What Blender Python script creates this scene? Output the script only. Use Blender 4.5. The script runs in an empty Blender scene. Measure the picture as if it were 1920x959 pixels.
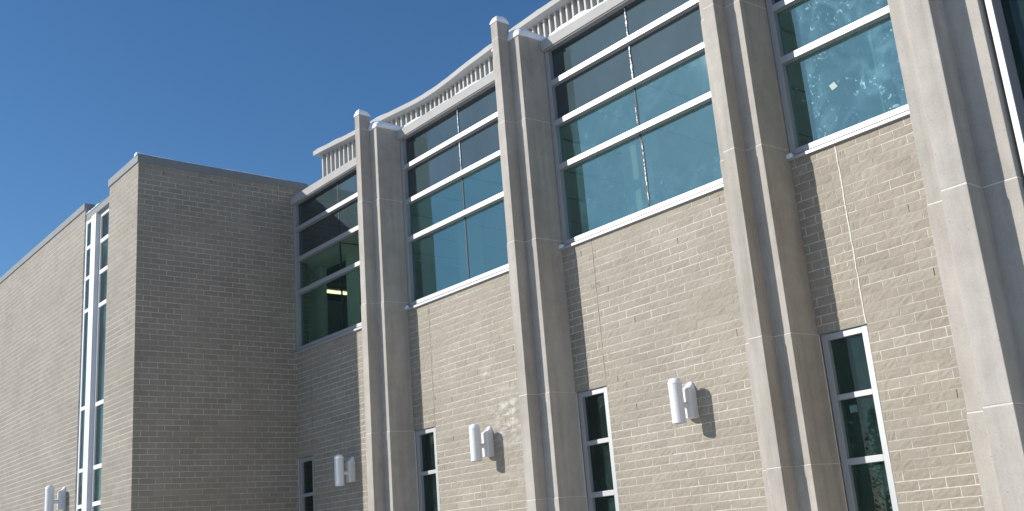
import bpy, math, random
import numpy as np
from mathutils import Matrix, Vector
random.seed(7); RNG = np.random.default_rng(11)
scn = bpy.context.scene
COL = scn.collection
H = 1.6                      # eye height: every z below is measured from the eye, the ground is at -H

# ------------------------------------------------------------------ camera
R = [[0.6337707, 0.7696014, -0.0777714], [-0.2578583, 0.11541, -0.9592651], [-0.7292762, 0.6280081, 0.2715916]]
cam = bpy.data.cameras.new('camera'); camo = bpy.data.objects.new('camera', cam); COL.objects.link(camo)
r0, r1, r2 = (Vector(r) for r in R)
M = Matrix((r0, -r1, -r2)).transposed().to_4x4()
M.translation = Vector((0, 0, H))
camo.matrix_world = M
cam.sensor_width = 36; cam.lens = 1944.33/1920*36
cam.clip_start = .05; cam.clip_end = 3000
scn.camera = camo

# ------------------------------------------------------------------ sky and sun
SUN = Vector((-.722, -1.0, .575)).normalized()       # towards the sun
elev = math.asin(SUN.z); rot = math.atan2(SUN.x, SUN.y)
w = bpy.data.worlds.new('World'); scn.world = w; w.use_nodes = True
nt = w.node_tree; bg = nt.nodes['Background']
sky = nt.nodes.new('ShaderNodeTexSky'); sky.sky_type = 'NISHITA'; sky.sun_disc = False
sky.sun_elevation = elev; sky.sun_rotation = rot % (2*math.pi)
sky.air_density = 1.0; sky.dust_density = 0.22; sky.ozone_density = 4.0; sky.altitude = 200
hs = nt.nodes.new('ShaderNodeHueSaturation'); hs.inputs['Saturation'].default_value = 1.15
nt.links.new(sky.outputs[0], hs.inputs['Color']); nt.links.new(hs.outputs[0], bg.inputs[0]); bg.inputs[1].default_value = .111
sl = bpy.data.lights.new('sun', 'SUN'); sl.energy = 4.3; sl.angle = math.radians(.53); sl.color = (1, .95, .87)
so = bpy.data.objects.new('sun', sl); COL.objects.link(so)
so.rotation_euler = (-SUN).to_track_quat('-Z', 'Y').to_euler(); so.location = (-20, -30, 30)
vs = scn.view_settings; vs.view_transform = 'Standard'; vs.look = 'None'; vs.exposure = .2; vs.gamma = 1
vs.use_curve_mapping = False
scn.cycles.max_bounces = 8; scn.cycles.transparent_max_bounces = 12

# ------------------------------------------------------------------ materials
def mat(name):
    m = bpy.data.materials.new(name); m.use_nodes = True
    return m, m.node_tree, m.node_tree.nodes['Principled BSDF']
def nd(nt, t, **k):
    n = nt.nodes.new(t)
    for a, v in k.items(): setattr(n, a, v)
    return n
def pos(nt): return nt.nodes.new('ShaderNodeNewGeometry').outputs['Position']
def mapped(nt, sx, sy, sz):
    m = nd(nt, 'ShaderNodeMapping'); m.inputs['Scale'].default_value = (sx, sy, sz)
    nt.links.new(pos(nt), m.inputs['Vector']); return m.outputs[0]
def noise(nt, vec, scale, detail=4, rough=.55):
    n = nd(nt, 'ShaderNodeTexNoise'); n.inputs['Scale'].default_value = scale
    n.inputs['Detail'].default_value = detail; n.inputs['Roughness'].default_value = rough
    nt.links.new(vec, n.inputs['Vector']); return n.outputs['Fac']
def ramp(nt, fac, *stops):
    r = nd(nt, 'ShaderNodeValToRGB'); e = r.color_ramp.elements
    while len(e) < len(stops): e.new(.5)
    for el, (p, c) in zip(e, stops): el.position = p; el.color = (*c, 1) if len(c) == 3 else c
    nt.links.new(fac, r.inputs[0]); return r.outputs[0]
def mixc(nt, fac, a, b, mode='MIX'):
    m = nd(nt, 'ShaderNodeMix', data_type='RGBA', blend_type=mode)
    for s, v in ((0, fac), (6, a), (7, b)):
        if hasattr(v, 'is_linked'): nt.links.new(v, m.inputs[s])
        else: m.inputs[s].default_value = v if s == 0 else (*v, 1)
    return m.outputs[2]
def mth(nt, op, a, b=0.0):
    m = nd(nt, 'ShaderNodeMath', operation=op)
    for i, v in enumerate((a, b)):
        if hasattr(v, 'is_linked'): nt.links.new(v, m.inputs[i])
        else: m.inputs[i].default_value = v
    return m.outputs[0]
def bump(nt, bsdf, h, strength, dist=.01):
    b = nd(nt, 'ShaderNodeBump'); b.inputs['Strength'].default_value = strength; b.inputs['Distance'].default_value = dist
    nt.links.new(h, b.inputs['Height']); nt.links.new(b.outputs[0], bsdf.inputs['Normal'])
def val(c): return (c, c, c)

def make_brick(name='split_face_brick', k=1.0):
    m, nt, b = mat(name)
    g = nd(nt, 'ShaderNodeNewGeometry')
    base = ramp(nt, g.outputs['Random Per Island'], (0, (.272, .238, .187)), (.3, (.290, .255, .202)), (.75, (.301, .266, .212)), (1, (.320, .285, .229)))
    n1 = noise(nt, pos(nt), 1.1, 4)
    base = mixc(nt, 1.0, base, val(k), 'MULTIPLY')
    base = mixc(nt, 1.0, base, ramp(nt, n1, (.3, val(.9)), (.7, val(1.07))), 'MULTIPLY')
    n2 = noise(nt, pos(nt), 60, 5, .7)
    base = mixc(nt, 1.0, base, ramp(nt, n2, (.3, val(.86)), (.7, val(1.1))), 'MULTIPLY')
    # whitish salt bloom on the bricks near the second lamp
    d1 = nd(nt, 'ShaderNodeVectorMath', operation='DISTANCE'); nt.links.new(pos(nt), d1.inputs[0]); d1.inputs[1].default_value = (-11.70, 9.74, 1.88+H)
    d2 = nd(nt, 'ShaderNodeVectorMath', operation='DISTANCE'); nt.links.new(pos(nt), d2.inputs[0]); d2.inputs[1].default_value = (-12.13, 9.74, 2.57+H)
    m1 = ramp(nt, d1.outputs['Value'], (.10, val(1)), (.58, val(0)))
    m2 = ramp(nt, d2.outputs['Value'], (.02, val(1)), (.17, val(0)))
    sp = noise(nt, mapped(nt, 3.5, 3.5, 9), 1.5, 3)
    spm = ramp(nt, sp, (.47, val(0)), (.62, val(1)))
    mk = mth(nt, 'MULTIPLY', mth(nt, 'ADD', m1, m2), spm)
    mk = mth(nt, 'MINIMUM', mth(nt, 'MULTIPLY', mk, .7), .6)
    base = mixc(nt, mk, base, (.62, .6, .57))
    nt.links.new(base, b.inputs['Base Color']); b.inputs['Roughness'].default_value = .68
    b.inputs['Specular IOR Level'].default_value = .5
    hn = noise(nt, mapped(nt, 26, 26, 9), 1.0, 6, .65)
    bump(nt, b, hn, .40, .008)
    return m
def make_mortar():
    m, nt, b = mat('mortar')
    n1 = noise(nt, mapped(nt, .55, .55, 2.2), 1.0, 4, .6)
    n2 = noise(nt, mapped(nt, 2.0, 2.0, 11), 1.0, 3, .6)
    s = mth(nt, 'ADD', mth(nt, 'MULTIPLY', n1, .55), mth(nt, 'MULTIPLY', n2, .45))
    c = ramp(nt, s, (.36, (.34, .305, .25)), (.46, (.47, .44, .38)), (.56, (.61, .58, .52)))
    nt.links.new(c, b.inputs['Base Color']); b.inputs['Roughness'].default_value = .95
    b.inputs['Specular IOR Level'].default_value = .1
    return m
def make_pale_mortar():
    m, nt, b = mat('pale_mortar')
    n1 = noise(nt, mapped(nt, .5, .5, 1.6), 1.0, 4, .6)
    c = ramp(nt, n1, (.33, (.38, .355, .31)), (.5, (.54, .515, .465)), (.7, (.64, .615, .56)))
    nt.links.new(c, b.inputs['Base Color']); b.inputs['Roughness'].default_value = .95
    b.inputs['Specular IOR Level'].default_value = .1
    return m
def make_concrete():
    m, nt, b = mat('cast_stone')
    n1 = noise(nt, mapped(nt, 1, 1, .5), 1.6, 5, .6)
    n2 = noise(nt, pos(nt), 90, 4, .7)
    n3 = noise(nt, mapped(nt, 7, 7, .35), 1.0, 4, .6)
    c = ramp(nt, n1, (.26, (.362, .330, .284)), (.5, (.42, .389, .345)), (.74, (.475, .445, .40)))
    c = mixc(nt, 1.0, c, ramp(nt, n2, (.3, val(.9)), (.7, val(1.06))), 'MULTIPLY')
    c = mixc(nt, 1.0, c, ramp(nt, n3, (.25, val(.78)), (.5, val(.98)), (.7, val(1.05))), 'MULTIPLY')
    n4 = noise(nt, pos(nt), 5.5, 6, .65)
    c = mixc(nt, 1.0, c, ramp(nt, n4, (.3, val(.91)), (.65, val(1.05))), 'MULTIPLY')
    pits = nd(nt, 'ShaderNodeTexVoronoi'); pits.inputs['Scale'].default_value = 9
    nt.links.new(pos(nt), pits.inputs['Vector'])
    c = mixc(nt, ramp(nt, pits.outputs['Distance'], (.035, val(.55)), (.06, val(0))), c, (.2, .18, .15))
    nt.links.new(c, b.inputs['Base Color']); b.inputs['Roughness'].default_value = .85
    b.inputs['Specular IOR Level'].default_value = .3
    bump(nt, b, noise(nt, pos(nt), 45, 5, .7), .25, .006)
    return m
def simple(name, col, rough=.5, spec=.5, vary=.06, scale=6, metal=0, bmp=0):
    m, nt, b = mat(name)
    n = noise(nt, pos(nt), scale, 5, .65)
    c = mixc(nt, 1.0, ramp(nt, n, (.3, val(1-vary)), (.7, val(1+vary))), col, 'MULTIPLY')
    nt.links.new(c, b.inputs['Base Color']); b.inputs['Roughness'].default_value = rough
    b.inputs['Specular IOR Level'].default_value = spec; b.inputs['Metallic'].default_value = metal
    if bmp: bump(nt, b, n, bmp, .02)
    return m
def make_snow():
    m, nt, b = mat('snow')
    n = noise(nt, pos(nt), 14, 5, .6)
    c = ramp(nt, n, (.3, (.80, .83, .87)), (.7, (.88, .89, .91)))
    nt.links.new(c, b.inputs['Base Color']); b.inputs['Roughness'].default_value = .8
    b.inputs['Specular IOR Level'].default_value = .25
    bump(nt, b, n, .35, .03)
    return m
def make_glass(name, tint, film, film_fac, ior, smudge=0.0, film2=(.6, .68, .7), sheen=0.0, sheen_col=(.24, .60, .80), mirror=0.0, mcol=(1, 1, 1)):
    """coated, slightly dusty pane: tinted see-through + a thin scattering film + a mirror coat"""
    m, nt, b = mat(name); nt.nodes.remove(b)
    out = nt.nodes['Material Output']
    tr = nd(nt, 'ShaderNodeBsdfTransparent'); tr.inputs[0].default_value = (*tint, 1)
    df = nd(nt, 'ShaderNodeBsdfDiffuse')
    n1 = noise(nt, mapped(nt, 1.3, 1.3, .9), 1.0, 4, .6)
    fcol = mixc(nt, 1.0, ramp(nt, n1, (.25, val(.8)), (.75, val(1.2))), film, 'MULTIPLY')
    fac = film_fac
    if smudge:
        q = nd(nt, 'ShaderNodeTexNoise'); q.inputs['Scale'].default_value = 2.3; q.inputs['Detail'].default_value = 5
        q.inputs['Distortion'].default_value = 1.6; q.inputs['Roughness'].default_value = .6
        nt.links.new(pos(nt), q.inputs['Vector'])
        cloud = ramp(nt, q.outputs['Fac'], (.42, val(0)), (.75, val(.55)))
        q2 = nd(nt, 'ShaderNodeTexNoise'); q2.inputs['Scale'].default_value = 9.0; q2.inputs['Detail'].default_value = 6
        q2.inputs['Distortion'].default_value = 2.4; q2.inputs['Roughness'].default_value = .62
        nt.links.new(pos(nt), q2.inputs['Vector'])
        spk = ramp(nt, q2.outputs['Fac'], (.60, val(0)), (.69, val(.8)))
        q3 = noise(nt, mapped(nt, 1.3, 1.3, 1.3), 1.0, 2)
        patch = ramp(nt, q3, (.40, val(.30)), (.58, val(1)))
        smudge = mth(nt, 'MULTIPLY', patch, smudge)
        s = mth(nt, 'MULTIPLY', mth(nt, 'MAXIMUM', mth(nt, 'MULTIPLY', cloud, .42), spk), smudge)
        fcol = mixc(nt, s, fcol, film2)
    nt.links.new(fcol, df.inputs[0])
    mx = nd(nt, 'ShaderNodeMixShader'); mx.inputs[0].default_value = fac
    nt.links.new(tr.outputs[0], mx.inputs[1]); nt.links.new(df.outputs[0], mx.inputs[2])
    if sheen:
        sh = nd(nt, 'ShaderNodeBsdfGlossy'); sh.inputs['Roughness'].default_value = .6
        nt.links.new(mixc(nt, 1.0, ramp(nt, n1, (.25, val(.75)), (.75, val(1.0))), sheen_col, 'MULTIPLY') if not smudge else
                     mixc(nt, s, sheen_col, (.8, 1, 1)), sh.inputs['Color'])
        ms = nd(nt, 'ShaderNodeMixShader')
        if smudge: nt.links.new(mth(nt, 'ADD', mth(nt, 'MULTIPLY', s, .25), sheen), ms.inputs[0])
        else: ms.inputs[0].default_value = sheen
        nt.links.new(mx.outputs[0], ms.inputs[1]); nt.links.new(sh.outputs[0], ms.inputs[2]); mx = ms
    gl = nd(nt, 'ShaderNodeBsdfGlossy'); gl.inputs['Roughness'].default_value = .01
    fr = nd(nt, 'ShaderNodeFresnel'); fr.inputs['IOR'].default_value = ior
    gl.inputs['Color'].default_value = (*mcol, 1)
    m2 = nd(nt, 'ShaderNodeMixShader'); front = mth(nt, 'SUBTRACT', 1.0, nd(nt, 'ShaderNodeNewGeometry').outputs['Backfacing'])
    nt.links.new(mth(nt, 'MULTIPLY', mth(nt, 'MAXIMUM', fr.outputs[0], mirror), front), m2.inputs[0])
    nt.links.new(mx.outputs[0], m2.inputs[1]); nt.links.new(gl.outputs[0], m2.inputs[2])
    nt.links.new(m2.outputs[0], out.inputs[0])
    return m

BRICK = make_brick(k=.98); BRICK_FAR = make_brick('vignetted_brick', .79); MORTAR = make_mortar(); PALE = make_pale_mortar(); STONE = make_concrete(); SNOW = make_snow()  # far-left brick is the same brick with lens vignetting darkened into its colour
WEEP = simple('weep_hole', (.045, .04, .035), .9)
SEAL = simple('stone_joint_mortar', (.62, .60, .54), .9, .2, .08, 30)
TANSEAL = simple('tan_sealant', (.37, .335, .275), .9, .2, .08, 30)
FRAME = simple('white_aluminium', (.275, .285, .30), .44, 1.0, .03, 12)
WHITE = simple('white_paint', (.66, .67, .68), .5, .6, .03, 12)
_f = FRAME.node_tree.nodes['Principled BSDF']; _f.inputs['Coat Weight'].default_value = 1; _f.inputs['Coat Roughness'].default_value = .5; _f.inputs['Coat IOR'].default_value = 2.1
FASCIA = simple('grey_coping_metal', (.205, .22, .222), .5, .3, .05, 3)
FASCIA2 = simple('pale_fascia_metal', (.38, .375, .36), .6, .12, .07, 3)
GASKET = simple('dark_gasket', (.03, .03, .032), .6)
LAMPWHITE = simple('white_enamel', (.70, .71, .73), .45, .5, .02, 20)
RAIL = simple('rail_metal', (.42, .415, .40), .6, .1, .06, 4)
SLAT = simple('white_slat_paint', (.50, .50, .48), .6, .15, .04, 8)
BACKING = simple('dark_screen_backing', (.035, .034, .033), .7, .3, .1, 8)
PAPER = simple('paper', (.40, .52, .50), .8, .2, .03, 40)
CEIL = simple('ceiling_tile', (.72, .73, .68), .9, .2, .05, 4)
INWALL = simple('interior_plaster', (.60, .64, .56), .9, .2, .06, 2)
INDARK = simple('interior_dark', (.05, .055, .05), .8, .3, .1, 2)
CARPET = simple('carpet', (.34, .34, .31), .95, .1, .2, 30)
GROUND = simple('trodden_snow', (.74, .725, .70), .9, .1, .15, .4)
ROOF = simple('roof_snow', (.82, .85, .88), .85, .2, .04, 2, 0, .3)
SPAND = make_glass('spandrel_glass', (.0, .0, .0), (.024, .036, .040), .985, 1.75, 0, sheen=.016, sheen_col=(.55, .9, 1))
_t, _f = (.72, .83, .77), (.026, .045, .045)
VISION = make_glass('vision_glass', _t, _f, .2, 1.6, 0, sheen=.014, mirror=.225, mcol=(.62, .96, .92))
VISION_ICY = make_glass('frosted_vision_glass', _t, _f, .2, 1.6, .30, sheen=.016, mirror=.225, mcol=(.62, .96, .92))
VISION_DIRTY = make_glass('smeared_vision_glass', _t, _f, .2, 1.6, .9, sheen=.016, mirror=.225, mcol=(.62, .96, .92))
VISION_DIM = make_glass('clear_vision_glass', (.80, .89, .83), _f, .10, 1.5, 0, sheen=.006, mirror=.07, mcol=(.62, .96, .92))
DARKGLASS = make_glass('lower_window_glass', (.46, .60, .53), (.02, .032, .03), .20, 1.42, .35, sheen=.004, sheen_col=(.3, .8, .8), mirror=.03)
BARK = simple('bark', (.09, .075, .06), .95, .1, .2, 20)
NEEDLE = simple('needles', (.03, .045, .028), .95, .1, .3, 6)

# ------------------------------------------------------------------ mesh helpers
class MB:
    def __init__(s): s.v = []; s.f = []; s.m = []
    def add(s, vs, fs, m=0):
        o = len(s.v); s.v += [tuple(p) for p in vs]; s.f += [tuple(i+o for i in f) for f in fs]; s.m += [m]*len(fs)
    def box(s, x0, x1, y0, y1, z0, z1, m=0):
        vs = [(x, y, z) for z in (z0, z1) for y in (y0, y1) for x in (x0, x1)]
        s.add(vs, [(0, 2, 3, 1), (4, 5, 7, 6), (0, 1, 5, 4), (2, 6, 7, 3), (0, 4, 6, 2), (1, 3, 7, 5)], m)
    def prism(s, poly, z0, z1, m=0, poly2=None):          # poly counter-clockwise seen from above
        n = len(poly); p2 = poly2 or poly
        s.add([(x, y, z0) for x, y in poly]+[(x, y, z1) for x, y in p2],
              [tuple(range(n-1, -1, -1)), tuple(range(n, 2*n))]+[(i, (i+1) % n, n+(i+1) % n, n+i) for i in range(n)], m)
    def cyl(s, c, r, z0, z1, n=24, m=0, top=True, bot=True, r1=None):
        r1 = r if r1 is None else r1
        vs = [(c[0]+q*math.cos(2*math.pi*i/n), c[1]+q*math.sin(2*math.pi*i/n), z) for z, q in ((z0, r), (z1, r1)) for i in range(n)]
        fs = [(i, (i+1) % n, n+(i+1) % n, n+i) for i in range(n)]
        if top: fs.append(tuple(range(n, 2*n)))
        if bot: fs.append(tuple(range(n-1, -1, -1)))
        s.add(vs, fs, m)
    def grid(s, P, m=0):                                   # P[i][j] points
        nu, nv = len(P), len(P[0])
        s.add([p for r in P for p in r], [(i*nv+j, (i+1)*nv+j, (i+1)*nv+j+1, i*nv+j+1) for i in range(nu-1) for j in range(nv-1)], m)
WORLD = {}
def link(name, me, mats, parent=None, smooth=False, bevel=0):
    for m in mats: me.materials.append(m)
    o = bpy.data.objects.new(name, me); COL.objects.link(o)
    if bevel:
        b = o.modifiers.new('bevel', 'BEVEL'); b.width = bevel; b.segments = 2; b.limit_method = 'ANGLE'; b.angle_limit = math.radians(40)
    if smooth:
        for p in me.polygons: p.use_smooth = True
    return o
def obj(name, mb, mats, parent=None, smooth=False, bevel=0, arrays=None):
    """one mesh object; its origin is moved to the middle of its base"""
    if arrays is None:
        V = np.array(mb.v, float); F = mb.f; mi = mb.m
    else: V, F, mi = arrays
    V = V+np.array([0, 0, H])
    lo, hi = V.min(0), V.max(0); org = np.array([(lo[0]+hi[0])/2, (lo[1]+hi[1])/2, lo[2]])
    me = bpy.data.meshes.new(name); L = V-org
    if arrays is None:
        me.from_pydata(L.tolist(), [], F)
        me.polygons.foreach_set('material_index', mi)
    else:                                                  # all quads, fast path
        n = len(F); me.vertices.add(len(L)); me.vertices.foreach_set('co', L.ravel())
        me.loops.add(4*n); me.loops.foreach_set('vertex_index', F.ravel().astype(np.int32))
        me.polygons.add(n); me.polygons.foreach_set('loop_start', np.arange(n, dtype=np.int32)*4)
        me.polygons.foreach_set('material_index', np.asarray(mi, np.int32))
    me.update(calc_edges=True); me.validate()
    if arrays is not None: me.shade_flat()
    o = link(name, me, mats if isinstance(mats, (list, tuple)) else [mats], parent, smooth, bevel)
    po = WORLD[parent.name] if parent else np.zeros(3)
    o.location = org-po; o.parent = parent; WORLD[o.name] = org
    return o
def empty(name, loc, label, cat, group=None):
    o = bpy.data.objects.new(name, None); COL.objects.link(o); o.empty_display_size = .2
    o.location = (loc[0], loc[1], loc[2]+H); WORLD[o.name] = np.array([loc[0], loc[1], loc[2]+H])
    return tag(o, label, cat, group)
def tag(o, label=None, cat=None, group=None, kind=None):
    for k, v in (('label', label), ('category', cat), ('group', group), ('kind', kind)):
        if v: o[k] = v
    return o

# ------------------------------------------------------------------ brickwork: every brick a rough-faced block in the wall's one mesh
CH, BL, JT = .1016, .2867, .0092       # course height, brick length, joint
ZPH = .749-int((.749+3)/CH)*CH         # one bed joint lies at z=.749
def brickwork(name, regions, origin, udir, ndir, parent, nx=6, nz=4, rough=1.0, thick=.25, weep=.03, mortar=None, brick=None):
    """regions: (u0,u1,z0,z1,phase); u runs along udir, ndir points out of the wall"""
    o = np.array(origin, float); ud = np.array(udir, float); nn = np.array(ndir, float); up = np.array([0, 0, 1.])
    VV, FF, MI, nv = [], [], [], 0
    def put(v, f, m):
        nonlocal nv
        VV.append(v); FF.append(f+nv); MI.append(np.full(len(f), m)); nv += len(v)
    flip = np.dot(np.cross(ud, up), nn) < 0
    for (u0, u1, z0, z1, ph) in regions:
        # mortar body
        c = []
        for d in (-thick, .0046):
            for z in (z0, z1):
                for u in (u0, u1): c.append(o+ud*u+up*z+nn*d)
        f = np.array([(4, 5, 7, 6), (1, 0, 2, 3), (0, 4, 6, 2), (5, 1, 3, 7), (6, 7, 3, 2), (0, 1, 5, 4)])
        put(np.array(c), f[:, ::-1] if flip else f, 1)
        B = []
        r0 = math.floor((z0-ZPH)/CH); r1 = math.ceil((z1-ZPH)/CH)
        for r in range(r0, r1):
            a, b = max(z0, ZPH+r*CH+JT/2), min(z1, ZPH+(r+1)*CH-JT/2)
            if b-a < .012: continue
            sh = ph+(BL/2 if r % 2 else 0)+random.uniform(-.012, .012)
            k0 = math.floor((u0-sh)/BL); k1 = math.ceil((u1-sh)/BL)
            for k in range(k0, k1):
                s, e = max(u0, sh+k*BL+JT/2), min(u1, sh+(k+1)*BL-JT/2)
                if e-s < .02: continue
                B.append((s, e, a, b))
                if random.random() < weep and e < u1-.02:
                    q = [o+ud*u+up*z+nn*.0062 for z in (a+.008, b-.002) for u in (e+.001, e+JT-.001)]
                    ff = np.array([(0, 1, 3, 2)]); put(np.array(q), ff[:, ::-1] if flip else ff, 2)
        B = np.array(B); n = len(B)
        if n == 0: continue
        gu = np.linspace(0, 1, nx); gz = np.linspace(0, 1, nz)
        U = B[:, 0, None, None]+(B[:, 1]-B[:, 0])[:, None, None]*gu[None, :, None]+np.zeros((1, 1, nz))
        Z = B[:, 2, None, None]+(B[:, 3]-B[:, 2])[:, None, None]*gz[None, None, :]+np.zeros((1, nx, 1))
        edge = np.ones((nx, nz), bool); edge[1:-1, 1:-1] = False
        D = .0050+.0012*RNG.random((n, 1, 1))+rough*(.0062*(RNG.random((n, nx, nz))-.25)+.0030*(RNG.random((n, nx, 1))-.4))*np.where(edge, .35, 1.0)[None]
        D = np.maximum(D, .0051)
        U = U+RNG.normal(0, .0014, U.shape)*rough; Z = Z+RNG.normal(0, .0011, Z.shape)*rough
        # outer skirt ring sunk behind the mortar
        U2 = np.pad(U, ((0, 0), (1, 1), (1, 1)), 'edge'); Z2 = np.pad(Z, ((0, 0), (1, 1), (1, 1)), 'edge')
        D2 = np.pad(D, ((0, 0), (1, 1), (1, 1)), constant_values=-.002)
        P = o+U2[..., None]*ud+Z2[..., None]*up+D2[..., None]*nn
        mx, mz = nx+2, nz+2
        idx = np.arange(mx*mz).reshape(mx, mz)
        q = np.stack([idx[:-1, :-1], idx[1:, :-1], idx[1:, 1:], idx[:-1, 1:]], -1).reshape(-1, 4)
        if flip: q = q[:, ::-1]
        put(P.reshape(-1, 3), (q[None]+(np.arange(n)*mx*mz)[:, None, None]).reshape(-1, 4), 0)
    return obj(name, None, [brick or BRICK, mortar or MORTAR, WEEP], parent, arrays=(np.concatenate(VV), np.concatenate(FF), np.concatenate(MI)))

def snow_dome(mb, x0, x1, y0, y1, z, h, n=12, m=0, seed=0, over=.012, power=.55, sq=3.2):
    """soft snow pad over a rectangle, slightly overhanging"""
    rnd = random.Random(seed); ph = [rnd.uniform(0, 6) for _ in range(4)]
    P = []
    for i in range(n+1):
        row = []
        for j in range(n+1):
            a, b = math.sin((i/n-.5)*math.pi), math.sin((j/n-.5)*math.pi)
            e = max(0.0, (1-abs(a)**sq)*(1-abs(b)**sq))**power
            wob = 1+.08*math.sin(2*a+ph[0])+.08*math.sin(2.5*b+ph[1])+.03*math.sin(7*a+5*b+ph[2])
            ed = 1 if (i in (0, n) or j in (0, n)) else 0
            x = (x0+x1)/2+a*((x1-x0)/2+over); y = (y0+y1)/2+b*((y1-y0)/2+over)
            row.append((x, y, z+h*e*wob-.012*ed))
        P.append(row)
    mb.grid(P, m)
    # underside
    mb.add([P[0][0], P[n][0], P[n][n], P[0][n]], [(0, 3, 2, 1)], m)

# ------------------------------------------------------------------ ground
g = MB(); N = 24
g.grid([[(-1500+3000*i/N, -1500+3000*j/N, -H) for j in range(N+1)] for i in range(N+1)])
tag(obj('ground', g, GROUND), kind='structure')

# ------------------------------------------------------------------ the building
W = 9.75; F = 6.58                     # hall wall plane, front plane of the tower and wings
BLD = empty('building', (-12, 9.75, -H), 'tan brick building with pale stone piers, teal windows and snow along its roof edges', 'building')
XB = -18.05                            # tower's right face
PX = [-14.12, -10.225, -6.34]          # where each hall pier's right side meets the wall
XR = -3.18                             # left side of the right wing
GB = -H-.05
CJ = .595

# hall walls, one bay each
bays = [XB]+PX
ends = [x-.63 for x in PX]+[XR]
PHB = -5.63
for i, (x0, x1) in enumerate(zip(bays, ends)):
    regs = [(x0+.005, x0+CJ-.006, 1.975, 3.985, PHB+.07), (x0+CJ+.006, x1+.05, -.755, 3.985, PHB+(i-3)*.05),
            (x0+.005, x1+.05, GB, -.765, PHB)]
    o = brickwork('brick_wall', regs, (0, W, 0), (1, 0, 0), (0, -1, 0), BLD, nx=7, nz=4, rough=1.0)
    s = MB()
    pts = [(-.007+random.uniform(-.004, .004), 1.975+k*.1) for k in range(21)]
    for (a, z), (b, zz) in zip(pts, pts[1:]):
        s.add([(x0+CJ+a-.006, W-.006, z), (x0+CJ+a+.012, W-.010, z), (x0+CJ+b+.012, W-.010, zz), (x0+CJ+b-.006, W-.006, zz),
               (x0+CJ+a-.006, W+.01, z), (x0+CJ+b+.012, W+.01, zz)], [(0, 1, 2, 3)])
    obj('control_joint', s, SEAL if i == 3 else TANSEAL, o)
    m = MB(); m.box(x0+.003, x0+.010, W-.004, W+.01, -.7, 3.98); obj('sealant_joint', m, SEAL, o)

# tower: front face, right face
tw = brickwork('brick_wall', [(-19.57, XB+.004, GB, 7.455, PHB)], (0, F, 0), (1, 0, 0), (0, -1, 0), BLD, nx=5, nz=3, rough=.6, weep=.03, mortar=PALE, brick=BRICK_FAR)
sw = brickwork('brick_wall', [(F-.004, W+.3, GB, 7.455, .11)], (XB, 0, 0), (0, 1, 0), (1, 0, 0), BLD, nx=4, nz=3, rough=.7, weep=.01)
# weep slots below the coping of the tower's side
for k in range(6):
    m = MB(); m.box(XB+.004, XB+.014, 7.05+k*.47, 7.059+k*.47, 7.305, 7.35); obj('weep_vent', m, WEEP, sw)
# left reveal of the tower towards the glazed slot
brickwork('brick_wall', [(F+.02, F+.5, 7.2, 7.455, .05)], (-19.57, 0, 0), (0, 1, 0), (-1, 0, 0), BLD, nx=4, nz=3, rough=.7)
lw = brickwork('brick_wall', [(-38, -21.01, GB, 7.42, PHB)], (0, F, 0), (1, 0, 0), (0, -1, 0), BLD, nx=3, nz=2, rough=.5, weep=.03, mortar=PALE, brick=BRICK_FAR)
brickwork('brick_wall', [(F+.02, F+.35, GB, 7.42, .05)], (-21.01, 0, 0), (0, 1, 0), (1, 0, 0), BLD, nx=4, nz=3, rough=.7)

# copings
def coping(boxes, snow=None, mats=FASCIA):
    m = MB()
    for b in boxes: m.box(*b)
    o = obj('coping', m, mats, BLD, bevel=.006)
    return o
cp = coping([(-19.60, XB+.025, F-.03, F+.3, 7.455, 7.61), (XB-.3, XB+.0249, F+.3, W+.35, 7.455, 7.6095), (-19.60, -19.3, F+.3, W+.35, 7.455, 7.6095)])
s = MB(); rnd = random.Random(3)
# thin snow line along the tower coping
def snow_ridge(mb, p0, p1, wid, h, z, n=24, seed=0, nrm=(1, 0), prof=None, droop=.0):
    r = random.Random(seed); P = []
    ph = [r.uniform(0, 6) for _ in range(4)]
    for i in range(n+1):
        t = i/n; x = p0[0]+(p1[0]-p0[0])*t; y = p0[1]+(p1[1]-p0[1])*t
        hh = h*(prof(t) if prof else 1)*(1+.22*math.sin(11*t+ph[0])+.15*math.sin(27*t+ph[1])+.10*math.sin(53*t+ph[2]))
        e = min(1, t*8, (1-t)*8)**.5; hh = max(.004, hh*e)
        row = []
        for j in range(7):
            a = j/6; q = math.sin(math.pi*min(1, a*1.0+0.0))**.6 if 0 < a < 1 else 0
            off = -wid*.5+wid*a
            row.append((x+nrm[0]*off, y+nrm[1]*off, z+hh*q-(droop if j == 0 else 0)))
        P.append(row)
    mb.grid(P)
    mb.add([P[0][0], P[-1][0], P[-1][-1], P[0][-1]], [(0, 3, 2, 1)])
snow_ridge(s, (XB-.12, F-.02), (XB-.12, W+.3), .28, .045, 7.612, 40, 1, (-1, 0))
snow_ridge(s, (-18.5, F+.12), (XB+.03, F+.12), .3, .05, 7.612, 10, 2, (0, 1))
snow_dome(s, XB-.10, XB+.0, F-.04, F+.08, 7.605, .075, 8, 0, 5)
obj('snow', s, SNOW, cp, smooth=True)
cp = coping([(-38, -21.0, F-.03, F+.3, 7.42, 7.565), (-21.3, -20.985, F+.3, F+3, 7.42, 7.5645)])
s = MB(); snow_ridge(s, (-26.0, F+.1), (-22.9, F+.1), .25, .05, 7.566, 20, 4, (0, 1)); snow_ridge(s, (-38, F+.1), (-28.2, F+.1), .25, .03, 7.566, 40, 5, (0, 1))
obj('snow', s, SNOW, cp, smooth=True)
cp = coping([(-21.0, -19.58, F+.02, F+.3, 7.17, 7.31)])
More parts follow.
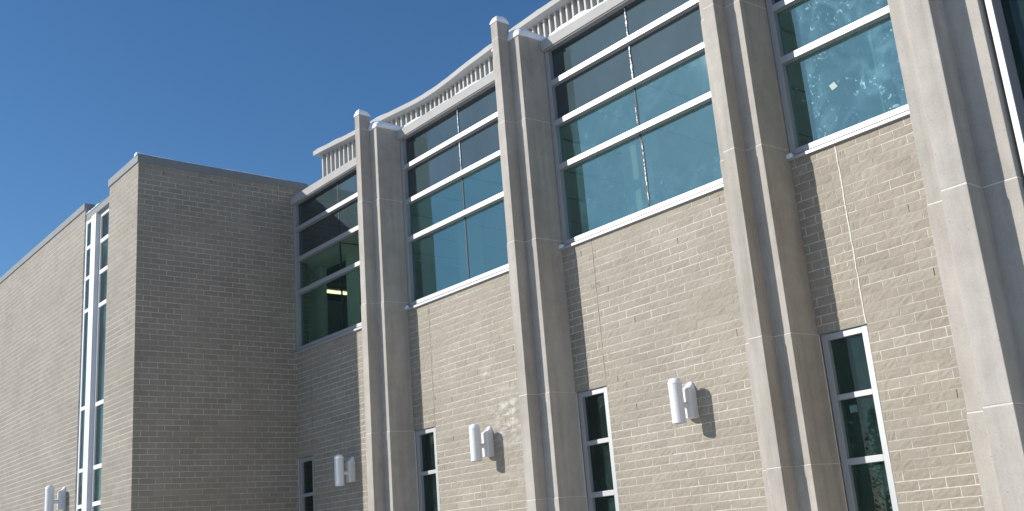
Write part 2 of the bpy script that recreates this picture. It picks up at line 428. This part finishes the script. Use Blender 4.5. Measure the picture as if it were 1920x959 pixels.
s = MB(); snow_ridge(s, (-20.98, F+.14), (-19.9, F+.14), .28, .13, 7.31, 18, 7, (0, 1), lambda t: 1.1-.9*t); obj('snow', s, SNOW, cp, smooth=True)

# glazed slot between left wing and tower
def slot_window():
    yl, yr = F+.02, F+.10                                  # the left strip is almost flush, the right one lies deeper
    m = MB()
    m.box(-21.0, -20.925, yl, yl+.1, GB, 7.17); m.box(-20.395, -20.33, yr, yr+.1, GB, 7.17); m.box(-19.64, -19.58, yr, yr+.1, GB, 7.17)
    for zb in (7.12, 6.56, 5.915, 5.235, 3.28, 2.085, 1.41, .70, -.6):
        m.box(-20.925, -20.67, yl+.001, yl+.098, zb-.036, zb+.036); m.box(-20.33, -19.64, yr+.001, yr+.098, zb+.004-.04, zb+.004+.04)
    o = obj('slot_window', m, WHITE, BLD, bevel=.003)
    m = MB(); m.box(-20.675, -20.40, F+.015, yr+.12, GB, 7.18); obj('post', m, WHITE, o, bevel=.006)
    m = MB(); m.box(-20.93, -20.66, yl+.022, yl+.03, GB, 7.1); obj('glass', m, DARKGLASS, o)
    m = MB(); m.box(-20.335, -19.63, yr+.03, yr+.038, GB, 7.1); obj('glass', m, DARKGLASS, o)
    m = MB(); m.box(-20.98, -19.6, yr+1.2, yr+1.22, GB, 7.15); m.box(-20.98, -19.6, yr+.13, yr+1.2, 7.15, 7.16); obj('interior_wall', m, INDARK, o)
slot_window()

# stone piers
ZJ = [GB, .595, 1.975, 4.135, 5.95]
def pier(X, W0, prot=.44, full=True, ztop=7.285):
    m = MB(); zs = ZJ+[ztop]
    c = X-.335
    for i in range(5):
        gr = .006*(4-i)
        a, b = zs[i]+(.006 if i else 0), zs[i+1]-.006
        L, Rr = X-.625-gr, X-.045+gr*.8
        m.prism([(X-.64, W0+.15), (L, W0-prot-gr), (Rr, W0-prot-gr), (X-.004+gr*.4, W0), (X-.004+gr*.4, W0+.15)], a, b)
        fl, fr = c-.085-gr, c+.072+gr*.7
        b2 = b if i < 4 else ztop+.0
        m.prism([(fl, W0-prot-gr+.01), (fl+.003, W0-prot-.205-gr), (fr-.003, W0-prot-.205-gr), (fr, W0-prot-gr+.01)], a, b2)
    # fin head above the body
    m.prism([(c-.083, W0-prot+.02), (c-.081, W0-prot-.203), (c+.069, W0-prot-.203), (c+.07, W0-prot+.02)], ztop+.012, ztop+.285)
    o = obj('pier', m, STONE, BLD, bevel=.005)
    for i in range(1, 6):
        j = MB()
        if i == 5:
            j.prism([(c-.08, W0-prot+.01), (c-.079, W0-prot-.202), (c+.066, W0-prot-.202), (c+.067, W0-prot+.01)], ztop+.001, ztop+.011)
        else:
            gr = .006*(4-i)+.0025; z = zs[i]
            L, Rr, q = X-.622-gr, X-.046+gr*.8, W0-prot-gr
            j.prism([(X-.63, W0+.10), (L, q), (c-.080-gr, q), (c-.080-gr, q-.203), (c+.067+gr*.7, q-.203), (c+.067+gr*.7, q), (Rr, q), (X-.006+gr*.4, W0+.02), (X-.006, W0+.10)], z-.0055, z+.0055)
        obj('joint', j, SEAL, o)
    return o
piers = []
for k, X in enumerate(PX):
    p = pier(X, W); piers.append(p); c = X-.335
    s = MB(); snow_dome(s, c-.08, c+.07, W-.645, W-.42, 7.57, .10, 24, 0, k+3, .008, .5, 4.0)
    obj('snow_cap', s, SNOW, p, smooth=True)
    s = MB(); snow_dome(s, X-.63, X-.035, W-.43, W+.20, 7.285, .19, 28, 0, k+13, .03, .42, 3.0)
    obj('snow_cap', s, SNOW, p, smooth=True)
pw = pier(-2.55, F+.28, .44)

# big windows with spandrel and vision glass
def hall_window(i, x0, x1):
    """x0..x1 clear opening between piers"""
    m = MB(); yf = W+.012; yb = W+.13
    m.box(x0+.006, x0+.085, yf, yb, 4.05, 7.088)
    m.box(x1-.08, x1, yf, yb, 4.05, 7.088)
    for zb, hh in ((7.11, .02), (6.545, .042), (5.905, .042), (5.225, .042)):
        m.box(x0+.085, x1-.08, yf-.012, yb-.01, zb-hh, zb+hh)
    m.box(x0+.085, x1-.08, yf-.018, yb-.005, 4.050, 4.118)
    o = obj('window', m, FRAME, BLD, bevel=.004)
    s = MB(); s.box(x0-.005, x1+.01, W-.05, W+.1, 3.985, 4.028); obj('sill', s, FRAME, o, bevel=.006)
    xm = x0+1.62 if i else x0+1.66
    yg = W+.085
    a = MB(); a.box(x0+.08, x1-.075, yg, yg+.008, 5.93, 7.1); obj('spandrel_glass', a, SPAND, o)
    a = MB()
    a.box(x0+.08, x1-.075, yg, yg+.008, 4.1, 5.88)
    obj('vision_glass', a, (VISION_DIM if i == 0 else VISION_DIRTY if i == 3 else VISION_ICY if i == 2 else VISION), o)
    q = MB(); q.box(xm-.010, xm+.010, yg-.007, yg+.02, 4.1, 7.1); obj('butt_joint', q, GASKET, o)
    if i in (1, 2):                                        # ice along the joint
        r = random.Random(i)
        def icy(z0, z1, sc, off, dens=.85):
            q = MB(); n = int((z1-z0)/.016); L = []
            for k in range(n+1):
                wl, wr = (r.uniform(.001, .012)*sc, r.uniform(.001, .012)*sc) if r.random() < dens else (-off*0+.0006, .0006)
                L.append((xm+off-wl, xm+off+wr, z0+(z1-z0)*k/n))
            P = [[(a, yg-.005, z), (a, yg-.016, z), (b, yg-.016, z), (b, yg-.005, z), (a, yg-.005, z)] for a, b, z in L]
            q.grid([row[::-1] for row in P]); obj('frost', q, SNOW, o)
        icy(5.96, 6.49, 1+.5*(i == 2), 0); icy(6.6, 7.06, 1+.5*(i == 2), 0)
        if i == 2: icy(4.2, 5.1, 1.0, .022, .4); icy(5.35, 5.6, .8, -.012, .5)
    q = MB(); snow_dome(q, x0-.03, x0+.07, W-.055, W+.0, 4.03, .05, 6, 0, i+40, .004)
    if i: obj('snow', q, SNOW, o, smooth=True)
    return o
wins = []
for i, (x0, x1) in enumerate(zip(bays, ends)): wins.append(hall_window(i, x0, x1))

# narrow ground-floor windows
def low_window(i, x0):
    m = MB(); a, b = x0+.022, x0+.588; yf = W+.010; yb = W+.12
    m.box(a, a+.075, yf, yb, -.755, 1.968); m.box(b-.07, b, yf, yb, -.755, 1.968)
    for z0, z1 in ((1.895, 1.966), (1.245, 1.305), (.565, .635), (-.105, -.04), (-.752, -.68)):
        m.box(a+.075, b-.07, yf+.004, yb-.003, z0, z1)
    o = obj('narrow_window', m, FRAME, BLD, bevel=.004)
    q = MB(); q.box(a+.07, b-.065, W+.065, W+.073, -.7, 1.92); obj('glass', q, DARKGLASS, o)
    q = MB(); q.box(a, b, W-.012, W+.012, 1.969, 1.977); obj('head_flashing', q, FASCIA, o)
    return o
for i, x0 in enumerate(bays): low_window(i, x0)

# eaves fascia over each bay, with snow lying on it
for i, (x0, x1) in enumerate(zip(bays, ends)):
    m = MB(); m.box(x0+.0, x1+.0, W-.05, W+.3, 7.092, 7.248); m.box(x0+.03, x1-.0, W-.035, W-.01, 7.073, 7.084)
    o = obj('fascia', m, FASCIA2, BLD, bevel=.005)
    s = MB()
    if i == 0: snow_ridge(s, (x0+.4, W+.1), (x1, W+.1), .25, .02, 7.249, 30, 20, (0, 1))
    else: snow_ridge(s, (x0-.1, W+.13), (x1+.1, W+.13), .36, .085 if i == 1 else .12, 7.247, 60, 20+i, (0, 1), lambda t: 1.15-.35*t, .05)
    obj('snow', s, SNOW, o, smooth=True)

# flat roof and its slatted screen
m = MB(); m.box(XB+.0, XR, W+.3, 22, 7.0, 7.25); obj('roof', m, ROOF, BLD)
m = MB(); m.box(-38, -21.3, F+.3, 20, 7.0, 7.3); m.box(-21.3, XB-.3, F+.6, 20, 7.0, 7.2); obj('roof', m, ROOF, BLD)
CURVE = [(-17.9, 10.38), (-17.36, 10.45), (-16.76, 10.53), (-15.97, 10.60), (-15.47, 10.66), (-14.95, 10.74), (-14.55, 10.78), (-14.15, 10.78), (-13.62, 10.74), (-13.04, 10.68), (-12.44, 10.64), (-11.48, 10.58), (-10.72, 10.56), (-9, 10.54), (-7, 10.56), (-3.2, 10.6)]
cx = np.array([c[0] for c in CURVE]); cy = np.array([c[1] for c in CURVE])
def cyv(x): return float(np.interp(x, cx, cy))
m = MB(); xs = np.linspace(-17.9, -3.2, 70)
def ribbon(mb, xs, d0, d1, z0, z1, mi=0):
    P = [[(x, cyv(x)+d0, z0), (x, cyv(x)+d0, z1), (x, cyv(x)+d1, z1), (x, cyv(x)+d1, z0), (x, cyv(x)+d0, z0)] for x in xs]
    mb.grid([r[::-1] for r in P], mi)
    for e in (0, -1): mb.add(P[e][:4], [(0, 1, 2, 3) if e == 0 else (3, 2, 1, 0)], mi)
ribbon(m, xs, .09, .13, 7.25, 8.24, 1)
x = -17.86
while x < -3.3:
    y = cyv(x); m.box(x-.019, x+.019, y-.02, y+.085, 7.25, 8.238, 0); x += .14
scr = obj('roof_screen', m, [SLAT, BACKING], BLD)
m = MB(); ribbon(m, np.concatenate([[-17.97], xs[1:]]), -.17, .16, 8.241, 8.335); obj('rail', m, RAIL, scr)
s = MB()
P = []
for k, x in enumerate(np.linspace(-17.96, -3.2, 150)):
    y = cyv(max(x, -17.9)); h = .045*(1+.25*math.sin(k*.37)+.2*math.sin(k*.91+1)); P.append([(x, y-.172+.33*a, 8.333+h*math.sin(math.pi*a)**.5) for a in (0, .12, .3, .5, .7, .88, 1)])
s.grid(P); obj('snow', s, SNOW, scr, smooth=True)

m = MB(); P = []
for k, x in enumerate(np.linspace(-16.2, -3.3, 140)):
    yc = cyv(x)+.02; hh = min(1, (x+16.2)/1.2)*(.26+.06*math.sin(k*.21)+.04*math.sin(k*.53+2)+.03*math.sin(k*1.3))
    P.append([(x, W+.0+(yc-W)*a, 7.252+hh*a**1.4+(.02 if 0 < a < 1 else 0)*math.sin(k*.8+9*a)) for a in (0, .12, .25, .4, .55, .7, .85, 1)])
m.grid(P[::-1]); obj('snow_drift', m, SNOW, BLD, smooth=True)

# right wing
rg = [(XR+.02, 4.2, GB, .95, PHB)]
brickwork('brick_wall', rg, (0, F, 0), (1, 0, 0), (0, -1, 0), BLD, nx=5, nz=3)
brickwork('brick_wall', [(F+.3, W+.1, GB, 7.25, .1)], (XR+.04, 0, 0), (0, 1, 0), (-1, 0, 0), BLD, nx=4, nz=3)
m = MB(); yf = F-.03
m.box(-2.557, -2.512, 6.44, 6.62, .95, 7.16); m.box(.62, .70, yf, yf+.12, .95, 7.16)
for z in (7.1, 6.545, 5.905, 5.225, 4.08, 2.6, 1.0): m.box(-2.512, .62, yf+.004, yf+.116, z-.04, z+.04) if z > 7 or z < 1.5 else None
o = obj('window', m, FRAME, BLD, bevel=.004)
m = MB(); m.box(-2.515, .63, yf+.03, yf+.038, .98, 7.1); obj('glass', m, DARKGLASS, o)
brickwork('brick_wall', [(.72, 4.2, .95, 7.25, PHB)], (0, F, 0), (1, 0, 0), (0, -1, 0), BLD, nx=5, nz=3)
coping([(XR, 4.2, F-.05, F+.3, 7.165, 7.3)], None, FASCIA2)
m = MB(); m.box(XR+.05, 4.2, F+.3, W+6, 7.0, 7.2); obj('roof', m, ROOF, BLD)

# rooms behind the glass
m = MB()
m.box(-24, XR+.0, W+.16, 17, 5.885, 5.93, 0)              # suspended ceiling
m.box(-24, XR, 17, 17.1, 3.5, 5.885, 1)                   # back wall
m.box(-24, XR, W+.16, 17, 3.5, 3.7, 2)                    # floor
m.box(-19.3, XB-.02, 10.4, 10.5, 3.7, 5.884, 1); m.box(-17.13, -16.67, 10.4, 10.6, 3.7, 5.884, 1)
m.box(-20.5, -17.0, 10.62, 14, 5.865, 5.884, 3)
for xc in (-13.6, -9.6, -5.8): m.box(xc, xc+.30, W+.75, W+1.05, 3.7, 5.884, 1)
for xc in (-13.2, -9.4, -5.6): m.box(xc, xc+1.1, W+2.5, W+2.6, 3.7, 5.0, 3)
for k in range(14): m.box(-16.5+k*1.0, -16.46+k*1.0, W+.2, 16.9, 5.875, 5.884, 3)
m.box(-24, -23.9, W+.5, 17, 3.5, 5.9, 1)
obj('upper_room', m, [CEIL, INWALL, CARPET, INDARK], BLD)
m = MB()
m.box(-24, XR, W+.3, 15, 2.4, 2.45, 3); m.box(-24, XR, 15, 15.1, GB, 2.4, 3); m.box(-24, XR, W+.26, 15, GB, GB+.04, 2)
for x0 in bays: m.box(x0-.2, x0-.05, W+.27, 12, GB, 2.4, 1); m.box(x0+.20, x0+.34, W+.45, W+.6, GB, 1.27, 1)
obj('lower_room', m, [CEIL, INWALL, CARPET, INDARK], BLD)
m = MB(); m.box(XR+.1, 4.1, 11, 11.1, GB, 7, 0); m.box(XR+.1, 4.1, F+.3, 11, 6.9, 7, 0); m.box(4.1, 4.2, F+.2, 11, GB, 7, 0); m.box(XR+.3, XR+.35, F+.2, 11, GB, 7, 0)
obj('wing_room', m, [INDARK], BLD)

# ------------------------------------------------------------------ things on and in the building
em, ent, eb = mat('lit_tube'); eb.inputs['Emission Color'].default_value = (1, .86, .5, 1); eb.inputs['Emission Strength'].default_value = 2.4
def ceiling_light(x, y):
    t = empty('ceiling_light', (x, y, 5.80), 'lit fluorescent ceiling light seen through the leftmost upper window', 'ceiling light')
    m = MB(); m.box(x-.12, x+.12, y-.62, y+.62, 5.822, 5.864); obj('housing', m, LAMPWHITE, t)
    m = MB(); m.box(x-.045, x+.045, y-.58, y+.58, 5.78, 5.82); obj('tube', m, em, t)
ceiling_light(-19.58, 11.45)

m = MB(); m.add([(-5.745, W+.082, 4.715), (-5.675, W+.082, 4.735), (-5.640, W+.082, 4.665), (-5.715, W+.082, 4.645),
                 (-5.745, W+.0835, 4.715), (-5.675, W+.0835, 4.735), (-5.640, W+.0835, 4.665), (-5.715, W+.0835, 4.645)],
                [(0, 3, 2, 1), (4, 5, 6, 7), (0, 1, 5, 4), (1, 2, 6, 5), (2, 3, 7, 6), (3, 0, 4, 7)])
tag(obj('paper_note', m, PAPER), 'small tilted white paper stuck on the smeared upper window at right', 'paper')
m = MB(); m.box(-6.145, -6.055, W+.060, W+.064, 1.10, 1.175)
tag(obj('window_sticker', m, simple('sticker', (.10, .20, .20), .5)), 'small square teal sticker on the narrow lower window at right', 'sticker')

def wall_lamp(x, wall, z0, label, seed, snowy=1.0):
    """open-ended white tube standing off a round-fronted wall box"""
    t = empty('wall_lamp', (x, wall, z0), label, 'wall lamp', 'white tube lamps on the brick walls')
    yt = wall-.285; r = .082
    m = MB(); m.cyl((x, yt), r, z0, z0+.47, 28, 0, True, False); m.cyl((x, yt), r-.006, z0+.002, z0+.3, 28, 1, True, False)
    obj('lamp_tube', m, [LAMPWHITE, LAMPWHITE], t, smooth=False, bevel=0)
    m = MB(); pl = [(x-.075, wall), (x-.075, wall-.10)]+[(x-.075*math.cos(a), wall-.10-.035*math.sin(a)) for a in np.linspace(.3, math.pi-.3, 7)]+[(x+.075, wall-.10), (x+.075, wall)]
    m.prism(pl, z0+.06, z0+.40); obj('wall_box', m, LAMPWHITE, t, bevel=.004)
    m = MB(); n = 16
    rr = .035; zc = z0+.22
    vs = [(x+rr*math.cos(2*math.pi*i/n), y, zc+rr*math.sin(2*math.pi*i/n)) for y in (yt+.05, wall-.12) for i in range(n)]
    m.add(vs, [(i, (i+1) % n, n+(i+1) % n, n+i) for i in range(n)]); obj('arm', m, LAMPWHITE, t, smooth=True)
    # snow: a dome on the tube, a slumped heap on the box
    m = MB(); n = 24; rings = []
    for k in range(9):
        a = k/8*math.pi/2; q = (r+.004)*math.cos(a)**.75 if k < 8 else .002
        rings.append([(x+q*math.cos(2*math.pi*i/n), yt+q*math.sin(2*math.pi*i/n), z0+.465+.075*snowy*math.sin(a)) for i in range(n+1)])
    m.grid([row[::-1] for row in rings]); obj('snow_cap', m, SNOW, t, smooth=True)
    m = MB(); rnd = random.Random(seed); P = []
    for i in range(9):
        row = []
        for j in range(9):
            a, b = i/8, j/8
            px = x-.074+.148*a; py = wall-.128+.127*b
            e = max(0, 1-abs(2*a-1)**3)**.6
            row.append((px, py, z0+(.372 if i in (0, 8) or j in (0, 8) else .392)+e*(.03+.10*b**1.5)*snowy+rnd.uniform(-.004, .004)))
        P.append(row)
    m.grid(P)
    obj('snow_heap', m, SNOW, t, smooth=True)
    return t
wall_lamp(-8.207, W, 1.275, 'white double tube wall lamp nearest the viewer, on sunlit brick beside the third narrow window', 1)
wall_lamp(-12.15, W, 1.275, 'white double tube wall lamp on sunlit brick below chalky white stains', 2)
wall_lamp(-16.056, W, 1.285, 'white double tube wall lamp on shaded brick between the dark tower side and a pier', 3)
wall_lamp(-21.641, F, 1.36, 'white double tube wall lamp on the far left wall beside the tall glazed slot', 4)

# ------------------------------------------------------------------ far wood across the field, seen only mirrored in the glass
def wood():
    m = MB(); r = random.Random(5)
    for k in range(230):
        x = r.uniform(-170, 25); y = r.uniform(-66, -42); h = r.uniform(7, 11.5); rad = r.uniform(.10, .22)
        m.cyl((x, y), rad, -H, h*.75-H, 5, 0, False, False, rad*.3)
        for b in range(60):
            z = -H+h*r.uniform(.15, .8); a = r.uniform(0, 6.28); l = r.uniform(.8, 2.3); wd = r.uniform(.012, .045)
            dx, dy, dz = l*math.cos(a), l*math.sin(a), l*r.uniform(.5, 1.1)
            m.add([(x-wd, y, z), (x+wd, y, z), (x, y+wd, z), (x+dx, y+dy, z+dz)], [(0, 1, 3), (1, 2, 3), (2, 0, 3)])
        if k % 3 == 0:
            for b in range(420):
                t = r.random()**.8; z = -H+.3+h*.8*t; a = r.uniform(0, 6.28); q = (1-t)**.7*1.9*r.uniform(.05, 1)+.05; s = r.uniform(.06, .20)
                cxx, cyy = x+q*math.cos(a), y+q*math.sin(a)
                m.add([(cxx-s, cyy, z), (cxx+s*.7, cyy-s*.6, z-.1), (cxx+.3*s, cyy+s*.8, z-.05), (cxx, cyy, z+s*.8)], [(0, 1, 3), (1, 2, 3), (2, 0, 3), (0, 2, 1)], 1)
    tag(obj('wood', m, [BARK, NEEDLE]), 'distant dark wood of bare and evergreen trees across the snowy field', 'wood', None, 'stuff')
wood()
